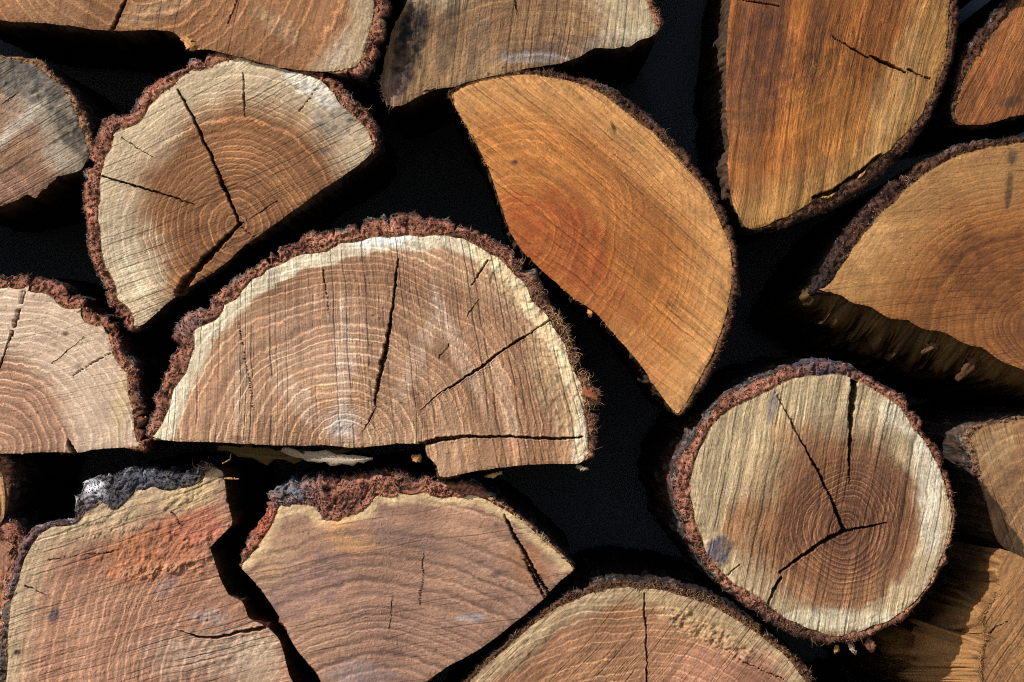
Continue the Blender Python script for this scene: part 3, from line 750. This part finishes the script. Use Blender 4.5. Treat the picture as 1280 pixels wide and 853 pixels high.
# 8 large log, top right
log([(918,-40,0),(910,30,0),(907,100,0),(910,180,0),(911,230,0),(917,258,0),(932,284,0),(948,288,6),(975,284,12),(1010,272,18),(1040,262,26),(1075,240,26),(1110,211,22),(1141,178,18),(1170,132,14),(1189,80,11),(1196,30,11),(1196,-40,11),
     (1170,-130,10),(1090,-190,8),(990,-170,4),(935,-110,0)],
    (1040,70), "large golden brown log with upright grain, rounded bark rim at lower right, top right", d=0.005, tilt=(0.05,-0.08),
    pith=(930,-20), heart=(168,102,48), heart2=(112,64,28), sap=(172,124,70), sapw=44, sapsoft=30, ring=(22,0.12,0.08), saw=(11,0.5,0.2), saw_bend=(5,-3,0), rough=0.5,
    cracks=[[(1037,44,1.5),(1060,58,2),(1085,73,3)],[(1088,70,4),(1112,82,4.5),(1132,90,4)],[(1135,86,3.5),(1162,99,2.5)],[(920,0,1.5),(945,3,2.5),(975,8,1)],[(1017,247,6),(1040,240,8),(1062,226,9),(1085,208,8),(1101,193,4)]],
    patches=[(950,70,50,110,12,(84,50,40),0.75),(1018,50,14,90,8,(70,42,30),0.7),(930,160,26,110,0,(132,88,54),0.5),(1040,140,60,80,0,(176,116,56),0.5),(1120,110,30,100,20,(168,134,88),0.5)],
    bark='dark', bark_rough=2.2, chunk=2, seed=88, streak=0.62, sawsp=10, lines=0.5, sat=1.02)

# 9 orange corner log, right edge
log([(1360,-60,6),(1300,-40,12),(1265,-6,16),(1246,20,18),(1215,52,20),(1204,76,14),(1196,108,8),(1190,140,5),(1198,156,2),(1230,156,0),(1262,147,0),(1300,140,0),(1380,120,0),(1400,20,0)],
    (1290,60), "dark orange log cut off by the right edge near the top corner", d=0.02, tilt=(0.0,-0.05), pith=(1360,100), heart=(150,90,44), heart2=(106,60,28),
    ring=(14,0.15,0.1), saw=(25,0.45,0.15), rough=0.5, patches=[(1262,128,18,9,-20,(66,44,34),0.75),(1285,50,30,60,30,(166,104,52),0.5)], bark='dark', seed=99, streak=0.45, sat=0.97)

# 10 log at the right edge
log([(1400,230,0),(1360,190,6),(1300,171,8),(1240,174,12),(1200,182,14),(1160,199,16),(1120,226,17),(1086,256,18),(1062,286,18),(1040,318,18),(1022,350,16),(1018,366,6),(1050,369,0),(1064,378,0),(1090,385,0),(1112,398,0),(1132,400,0),
     (1154,412,0),(1180,416,0),(1206,430,0),(1230,436,0),(1252,452,0),(1282,464,0),(1330,486,0),(1400,480,0)],
    (1200,320), "brown log at the right edge with fine arched rings and a ragged chipped lower edge", d=0.0, tilt=(0.03,-0.05), pith=(1335,415), ell=(1.4,1,8),
    heart=(158,100,48), heart2=(110,64,28), sap=(170,122,70), sapw=58, sapsoft=40, ring=(8,0.22,0.4), saw=(84,0.25,0.1), lines=0.25, sat=0.98, rough=0.5,
    patches=[(1240,340,90,70,20,(96,50,22),0.7),(1262,240,5,26,4,(44,38,36),0.85,-0.5),(1266,196,7,12,0,(50,44,40),0.8),(1090,300,40,30,-40,(184,138,86),0.5),(1270,420,50,30,10,(104,58,34),0.55)],
    bark='dark', bark_rough=2.6, chunk=2.5, side=(90,68,40), shear=(-0.05,0.05), flare=(1150,410,150,26,70), fibres=[(1080,260,70,60,3,9,(150,136,120),-0.2,-0.3)], bark_colour=[(1020,350,60,(34,31,32),0.9)], seed=110, streak=0.12)

# 11 round log, right
log([(1020,455,14),(1055,458,14),(1076,468,13),(1100,481,12),(1130,501,11),(1152,530,10),(1171,560,8),(1186,600,7),(1194,640,6),(1186,690,7),(1166,731,8),(1140,765,9),(1110,786,11),(1075,800,14),
     (1040,803,15),(1002,796,15),(970,780,14),(938,757,14),(908,736,16),(886,714,14),(870,688,12),(856,652,14),(845,622,20),(845,590,22),(860,560,20),(875,538,18),(891,511,18),(911,491,18),(940,478,17),(970,468,16),(1000,460,14)],
    (1022,630), "whole round log with dark heartwood and three cracks meeting at its centre, lower right", d=-0.035, tilt=(0.04,-0.05),
    pith=(1056,662), ell=(1,1.05,0), heart=(158,110,72), heart2=(120,80,52), sap=(186,160,120), sapw=44, sapsoft=8, ring=(6.5,0.8,0.45),
    saw=(11,0.72,0.2), sawsp=9.5, lines=1.2, heartell=(1040,652,110,113,0,0.34,0.06), rough=0.85, ringr=(52,90,0.8),
    cracks=[[(970,492,1.5),(993,535,2.5),(1010,565,3),(1026,596,4.5),(1042,630,5),(1054,663,6)],[(1054,664,6),(1032,676,5),(1010,690,6),(992,702,5),(975,716,3)],[(1054,664,4),(1075,661,3.5),(1090,658,3.5),(1108,654,1.5)],
            [(1068,476,11),(1066,500,11),(1064,522,9),(1063,545,5),(1062,575,4),(1062,604,1.5)],[(976,722,4),(968,738,5),(958,758,3)],[(925,705,2),(908,722,1)]],
    patches=[(960,560,40,90,12,(178,152,110),0.55),(935,660,40,40,0,(158,108,66),0.7),(1010,560,60,34,20,(160,108,62),0.5),(896,688,18,22,20,(84,76,86),1.0,2,1,0.3),(925,655,40,22,-50,(164,116,72),0.6),(1162,610,20,110,-6,(198,186,164),0.7),(1030,775,110,16,0,(200,186,156),0.7),(1130,520,40,30,40,(206,194,168),0.6),(1060,662,56,66,0,(98,60,46),0.85,0,0,0.9),(1048,655,98,104,0,(128,80,50),0.65,0,0,0.5),(965,512,6,30,10,(84,78,84),0.75)],
    bark='red', bark_rough=3.2, chunk=3.5, shear=(-0.03,0),
    fibres=[(1000,795,70,240,5,16,(130,92,72),0,0.25),(1180,660,60,60,3,9,(150,110,84),0.3,0),(855,650,60,140,5,15,(160,112,86),-0.2,0.2),(1080,800,40,60,5,14,(140,100,76),0,0.5)],
    bark_colour=[(1030,458,40,(66,64,72),0.8),(1150,560,60,(96,56,44),0.5),(1000,795,80,(74,54,46),0.7)], seed=121, streak=0.40)

# 12 log behind, right edge
log([(1205,545,8),(1222,532,8),(1260,524,6),(1330,515,4),(1400,560,0),(1400,720,0),(1330,740,0),(1285,712,0),(1262,690,0),(1246,676,0),(1236,640,0),(1224,600,4),(1214,570,8)],
    (1310,630), "tan log behind the round log at the right edge", d=0.05, tilt=(0.05,-0.05), pith=(1330,690), heart=(166,122,80), heart2=(126,88,56), ring=(14,0.3,0.2), saw=(-18,0.3,0.1), rough=0.7,
    patches=[(1245,560,30,30,0,(190,156,108),0.5)], bark='brown', bark_rough=3, side=(110,84,56), shear=(-0.12,0), seed=132, streak=0.12, fibres=[(1215,570,40,40,5,14,(150,130,110),-0.5,0)])

# 13 torn log, lower right corner
log([(1262,690,0),(1282,700,0),(1340,720,0),(1420,760,0),(1420,960,0),(1260,980,0),(1232,900,0),(1228,850,0),(1226,820,0),(1234,795,0),(1228,776,0),(1238,755,0),(1250,735,0),(1246,712,0)],
    (1320,830), "torn brown log in the lower right corner with frayed splintered side", d=-0.032, tilt=(-0.1,-0.05), pith=(1420,760), heart=(164,116,68), heart2=(122,82,46), ring=(16,0.2,0.2), saw=(35,0.5,0.15), rough=1.2,
    cracks=[[(1228,802,3),(1245,785,2.5),(1262,775,1.5)]], patches=[(1212,846,5,5,0,(40,30,26),0.8,-3)], side=(134,96,58), flare=(1228,830,70,52,90), shear=(-0.12,0.02), bark='brown', seed=143, streak=0.2,
    fibres=[(1232,800,60,320,8,24,(160,120,76),-1.3,-0.05)])

# 14 torn log, bottom left
log([(2,880,5),(4,800,6),(10,750,7),(24,702,9),(38,672,10),(60,655,8),(92,650,8),(98,632,16),(112,606,34),(140,596,42),(180,592,38),(215,592,28),(240,590,16),(262,582,4),(278,590,0),(283,622,0),(291,654,0),(281,661,0),(264,670,0),(262,682,0),(268,702,0),
     (276,724,0),(286,744,0),(302,752,0),(312,774,0),(336,786,0),(350,802,0),(360,840,0),(374,880,0),(360,980,0),(180,1020,4),(20,980,5)],
    (160,790), "torn orange pink log with a notched right side and lichen on its bark, bottom left", d=-0.02, tilt=(0.02,-0.07), pith=(370,870), ell=(1,1.15,0),
    heart=(184,136,104), heart2=(148,102,78), sap=(192,162,126), sapw=24, sapsoft=22, ring=(12,0.42,0.2), saw=(74,0.75,0.15), saw_bend=(4,0,0), rough=1.1,
    patches=[(180,690,90,44,-15,(190,116,72),0.7,0,3),(250,660,44,30,-10,(184,104,78),0.7,0,1.5),(250,690,30,40,30,(182,112,80),0.5,1,3),(200,712,60,9,-8,(200,146,108),0.5,1.5,6),(130,665,50,8,-12,(196,160,120),0.5,1,4),(275,815,110,40,-5,(200,178,152),0.55,0,2,0.95),(320,830,40,50,0,(198,172,140),0.6),(262,770,30,12,0,(170,160,150),0.45,0,3),(68,768,9,12,20,(76,68,72),0.9),(44,760,7,5,0,(90,80,80),0.7),(22,817,4,4,0,(40,36,36),0.8,-2),(235,620,50,22,-25,(190,160,112),0.7,0,3),(210,730,14,22,40,(150,118,118),0.5),(130,650,60,12,-12,(176,152,112),0.6,0,3)],
    cracks=[[(222,788,1.5),(245,796,4),(270,797,4),(300,790,5),(332,784,6)],[(32,733,2),(44,738,2.5),(58,745,1)],[(215,640,2),(226,655,2)],[(60,700,1),(140,690,1.2)]],
    bark='grey', bark_rough=4.5, chunk=6, side=(70,46,30), shear=(0.02,0),
    bark_colour=[(30,690,60,(96,72,70),0.9),(118,612,14,(224,222,224),0.9),(180,600,46,(80,82,92),0.6),(110,640,20,(120,100,100),0.5)], fibres=[(265,585,20,20,8,22,(190,150,110),0.5,-0.3)], seed=154, streak=0.20, lines=0.9)

# 15 bark edge of a log, bottom left
log([(-120,720,0),(-70,650,18),(-20,640,30),(6,657,30),(22,655,30),(32,672,30),(33,700,30),(24,716,28),(18,745,24),(8,790,20),(-10,850,16),(-60,900,0),(-120,860,0)],
    (-70,770), "red bark edge of a log cut off by the bottom left edge of the photo", d=-0.005, tilt=(0.0,-0.05), pith=(-80,780), heart=(170,120,90), ring=(10,0.3,0.2), bark='red', bark_rough=4, chunk=4, seed=165)

# 16 sliver of a log, left edge
log([(-120,600,0),(-60,575,10),(-10,570,18),(10,576,20),(14,596,14),(11,620,4),(4,650,0),(-30,690,0),(-100,690,0)],
    (-50,630), "pale sliver of a log at the left edge below the cream half log", d=0.0, tilt=(0.0,-0.05), pith=(-80,640), heart=(190,140,92), ring=(10,0.3,0.2), bark='red', bark_rough=3, seed=176)

# 17 wedge log, bottom centre
log([(300,702,3),(310,684,10),(322,662,16),(334,642,18),(338,624,24),(350,612,34),(372,604,40),(392,598,48),(412,598,50),(440,597,42),(470,592,36),(505,590,36),(520,600,26),(535,598,28),(552,600,26),(590,606,14),(612,621,6),(650,645,4),(690,681,4),(719,711,2),
     (700,727,0),(676,752,0),(640,781,0),(600,811,0),(562,832,0),(522,858,0),(480,885,0),(420,890,0),(396,842,0),(371,812,0),(350,772,0),(326,737,0),(302,712,0)],
    (480,745), "wedge shaped pink brown log with cream edge and broken red bark on top, bottom centre", d=-0.022, tilt=(0.01,-0.07), pith=(475,930), ell=(1.25,1,0),
    heart=(180,136,106), heart2=(134,98,82), sap=(212,178,130), sapw=10, sapsoft=6, ring=(15,0.3,0.5), lines=0.45, saw=(80,0.28,0.1), saw_bend=(0,-4,0), rough=0.8,
    cracks=[[(630,643,2),(645,672,5),(660,700,5),(676,728,5),(688,744,3)],[(655,700,2),(672,730,4),(682,748,2)],[(530,690,1.2),(528,725,1.4),(525,756,0.9)],[(490,745,1.0),(487,786,0.9)]],
    patches=[(660,705,44,26,58,(150,98,54),0.65),(435,668,44,26,20,(204,148,88),0.75),(345,700,40,34,-40,(178,140,106),0.9,0,0,0.8),(380,735,80,40,-30,(118,90,88),0.6),(470,668,60,16,0,(128,100,92),0.5),(620,718,10,5,0,(88,70,66),0.8),(590,772,20,6,-5,(176,170,174),0.6),(450,840,50,20,0,(150,136,136),0.5),(560,690,90,20,15,(126,96,86),0.45)],
    bark='red', bark_rough=4.2, chunk=5, side=(120,78,46), bark_colour=[(362,612,30,(96,104,112),0.95),(330,650,24,(168,88,64),0.7),(385,650,26,(90,64,64),0.8),(510,596,16,(70,52,54),0.7)],
    fibres=[(650,645,60,70,3,9,(190,160,116),0,-0.3),(560,600,30,20,4,12,(150,92,70),0,-0.4)], seed=187, streak=0.10)

# 18 dome of a log at the bottom
log([(540,960,0),(560,880,6),(600,832,8),(650,786,9),(700,751,10),(740,734,11),(790,725,12),(840,731,12),(880,745,11),(920,765,11),(956,790,11),(986,815,11),(1010,840,11),(1030,880,10),(1050,980,8),(960,1120,6),(800,1160,6),(640,1100,6)],
    (800,930), "domed log at the bottom edge with pale fibrous rim and crossing saw marks", d=-0.026, tilt=(0.0,-0.07), pith=(800,1010), ell=(1.1,1,0),
    heart=(168,120,84), heart2=(120,82,54), sap=(172,142,104), sapw=20, sapsoft=9, ring=(10,0.7,0.3), lines=0.9, saw=(38,0.5,0.2), saw_bend=(-7,0,0), rough=1.0,
    cracks=[[(805,738,2.2),(806,770,2.6),(808,800,2.6),(809,880,3)],[(890,800,1),(930,828,1.4),(980,850,1)]],
    patches=[(650,815,60,20,-42,(150,130,98),0.5,0,2),(880,790,90,18,28,(182,152,108),0.5,0,5),(720,770,60,16,-25,(140,120,92),0.5),(900,840,90,40,0,(176,120,98),0.45)],
    bark='dark', bark_rough=3, chunk=2.5, fibres=[(740,735,70,220,4,12,(130,96,74),0,-0.4),(880,745,80,260,4,12,(150,116,82),0.1,-0.3),(980,810,50,120,4,10,(150,116,82),0.2,-0.2),(640,790,50,60,3,9,(140,110,84),-0.2,-0.3)], seed=198, streak=0.2)

# ------------------------------------------------------------------ unseen round logs added outside the frame to keep sun out of the gaps
def disc(x, y, r, sd, th=10):
    rng = np.random.default_rng(sd); ph = rng.uniform(0, 6.28, 3)
    return [(x + r * math.cos(a) * (1 + 0.07 * math.sin(2 * a + ph[0]) + 0.05 * math.sin(3 * a + ph[1])),
             y + r * math.sin(a) * (1 + 0.07 * math.sin(2 * a + ph[0]) + 0.05 * math.sin(3 * a + ph[1])), th) for a in np.linspace(0, 2 * math.pi, 16, endpoint=False)]
for q, (x, y, r) in enumerate([(-110,-400,115), (150,-410,115), (400,-380,115), (580,-290,125), (860,-215,85), (890,-410,105), (1150,-340,120), (1290,-180,95), (1380,-340,90),
                               (-240,-20,95), (-200,308,74), (-290,170,100), (-270,480,95), (-215,665,75), (-350,-240,110), (-420,330,80), (640,-500,80), (1125,1020,125), (440,1015,105), (-100,1010,95), (1530,520,125), (1520,250,100), (1180,1300,120), (1236,-64,36)]):
    log(disc(x, y, r, q), (x, y), "round log added just outside the frame to shade the gaps", pith=(x + 10, y - 8), heart=(170,126,86), sap=(196,168,130), sapw=24,
        ring=(9,0.4,0.2), saw=(20 * q,0.4,0.1), bark='brown', seed=300 + 13 * q, pitch=5.0)

# ------------------------------------------------------------------ loose bits caught between the logs
def shard(name, label, cat, pts, d, rgb, thick=2.5, bend=6.0, seed=0, mat=None, group=None):
    """a torn bent sliver: outline rows (x, y) along its length with half widths, given a real thickness"""
    rng = np.random.default_rng(seed)
    P = np.array(pts, float); m = 18
    tt = np.linspace(0, len(P) - 1, m)
    cx = np.interp(tt, np.arange(len(P)), P[:, 0]); cy = np.interp(tt, np.arange(len(P)), P[:, 1]); w = np.interp(tt, np.arange(len(P)), P[:, 2])
    tx = np.gradient(cx); ty = np.gradient(cy); ll = np.hypot(tx, ty) + 1e-6; nx, ny = -ty / ll, tx / ll
    k = 7; vv = np.linspace(-1, 1, k)
    top = []; bot = []; colr = []
    for i in range(m):
        for j in range(k):
            jg = (1 + 0.28 * rng.normal()) if j in (0, k - 1) else 1
            x = cx[i] + nx[i] * w[i] * vv[j] * jg; y = cy[i] + ny[i] * w[i] * vv[j] * jg
            hh = bend * math.sin(i / (m - 1) * 2.6) + 1.4 * vn(np.array([vv[j] * 3.1 + seed]), np.array([i * 0.12]), seed)[0] + 0.5 * rng.normal()
            a = to_world(np.array([x]), np.array([y]), d)[0]
            top.append(a - np.array([0, hh * S, 0])); bot.append(a + np.array([0, (thick * (1 - vv[j] ** 2 * 0.8) - hh) * S, 0]))
            colr.append(lin(rgb) * (1 + 0.35 * vn(np.array([vv[j] * 4 + seed * 3]), np.array([i * 0.1]), seed + 5)[0]))
    n = m * k
    q = grid_quads(m, k, False).reshape(-1, 4)
    rim = [(i * k, (i + 1) * k) for i in range(m - 1)] + [((i + 1) * k + k - 1, i * k + k - 1) for i in range(m - 1)]
    rim += [(j + 1, j) for j in range(k - 1)] + [((m - 1) * k + j, (m - 1) * k + j + 1) for j in range(k - 1)]
    sideq = np.array([(a, b_, b_ + n, a + n) for a, b_ in rim])
    loc = to_world(np.array([cx.mean()]), np.array([cy.max()]), d)[0]
    o = build(name, np.array(top + bot), [q, q[:, ::-1] + n, sideq], np.array(colr + colr), mat or M_SIDE, None, loc)
    o.location = loc; o['label'] = label; o['category'] = cat
    if group: o['group'] = group
    return o

shard("wood_splinter", "pale flat splinter wedged in the gap under the largest half log", "splinter", [(352,563,2),(380,569,6),(410,573,7),(440,575,5),(466,573,1.5)], -0.02, (168,150,128), seed=3, group="loose wood bits between the logs")
shard("wood_splinter", "dark olive strip of torn wood along the underside of the largest half log", "splinter", [(272,560,3),(310,566,8),(350,570,9),(400,568,6),(440,562,2)], 0.0, (92,76,44), seed=4, group="loose wood bits between the logs")
shard("wood_splinter", "small tan chip beside the notch in the base of the largest half log", "splinter", [(514,570,2),(520,573,5),(527,574,4)], -0.015, (182,132,84), seed=5, group="loose wood bits between the logs")
shard("bark_flake", "reddish bark flake sticking out from the right rim of the largest half log", "bark flake", [(728,489,5),(738,493,4.5),(746,498,2.5),(749,500,1)], -0.03, (126,72,50), seed=6, mat=M_BARK, group="loose wood bits between the logs")
shard("wood_splinter", "tan splinter below the chipped base of the largest half log, nearest its corner notch", "splinter", [(606,596,1),(616,594,3),(628,591,2)], -0.02, (178,134,92), seed=7, group="loose wood bits between the logs")
shard("wood_splinter", "pale torn chip hanging under the lower right corner of the largest half log", "splinter", [(720,583,2),(728,586,3),(736,586,1.2)], -0.022, (160,140,114), seed=8, group="loose wood bits between the logs")
shard("wood_splinter", "tan sliver hanging from the split underside of the top left slab", "splinter", [(226,48,2),(234,52,5),(240,59,5),(243,64,2)], -0.014, (178,130,80), seed=9, group="loose wood bits between the logs")
shard("wood_splinter", "orange sliver torn from the straight lower edge of the orange log", "splinter", [(735,385,1),(737,391,3.5),(738,397,2)], 0.0, (196,128,76), seed=10, group="loose wood bits between the logs")
shard("bark_flake", "red brown leaf shaped flake hanging under the round log", "bark flake", [(1084,797,2),(1086,803,6),(1088,811,5),(1090,816,1)], -0.03, (128,84,64), seed=11, mat=M_BARK, group="loose wood bits between the logs")
shard("wood_splinter", "pale curled sliver hanging under the round log, middle one of three", "splinter", [(1060,803,1.5),(1064,810,3),(1070,818,1.5)], -0.03, (170,150,128), seed=12, group="loose wood bits between the logs")
shard("wood_splinter", "small tan triangular chip under the round log, left of its other hanging bits", "splinter", [(1046,806,1.5),(1045,812,3.5),(1043,817,1)], -0.03, (186,140,88), seed=13, group="loose wood bits between the logs")
shard("wood_splinter", "long tan splinter against the torn side of the log at the right edge", "splinter", [(1266,716,3),(1272,728,4),(1278,741,3)], 0.02, (196,150,110), seed=17, group="loose wood bits between the logs")
shard("wood_splinter", "bent brown chip on the ragged underside of the log at the right edge", "splinter", [(1152,442,2),(1166,432,5),(1176,429,2)], 0.02, (92,66,44), seed=18, group="loose wood bits between the logs")
shard("wood_splinter", "flat red brown slat of torn wood under the ragged edge of the right hand log", "splinter", [(1196,476,4),(1212,456,6),(1226,441,6)], 0.025, (84,56,38), seed=19, group="loose wood bits between the logs")
shard("straw", "thin bent straw beside the bottom left log's pointed top", "straw", [(278,580,0.8),(288,574,0.8),(289,566,0.6)], -0.02, (190,150,100), 1.0, 2, seed=20, group="loose wood bits between the logs")
shard("straw", "short flat straw right of the bottom left log's pointed top", "straw", [(280,598,0.8),(290,598,1.2),(299,599,0.6)], -0.02, (196,150,104), 1.0, 2, seed=21, group="loose wood bits between the logs")
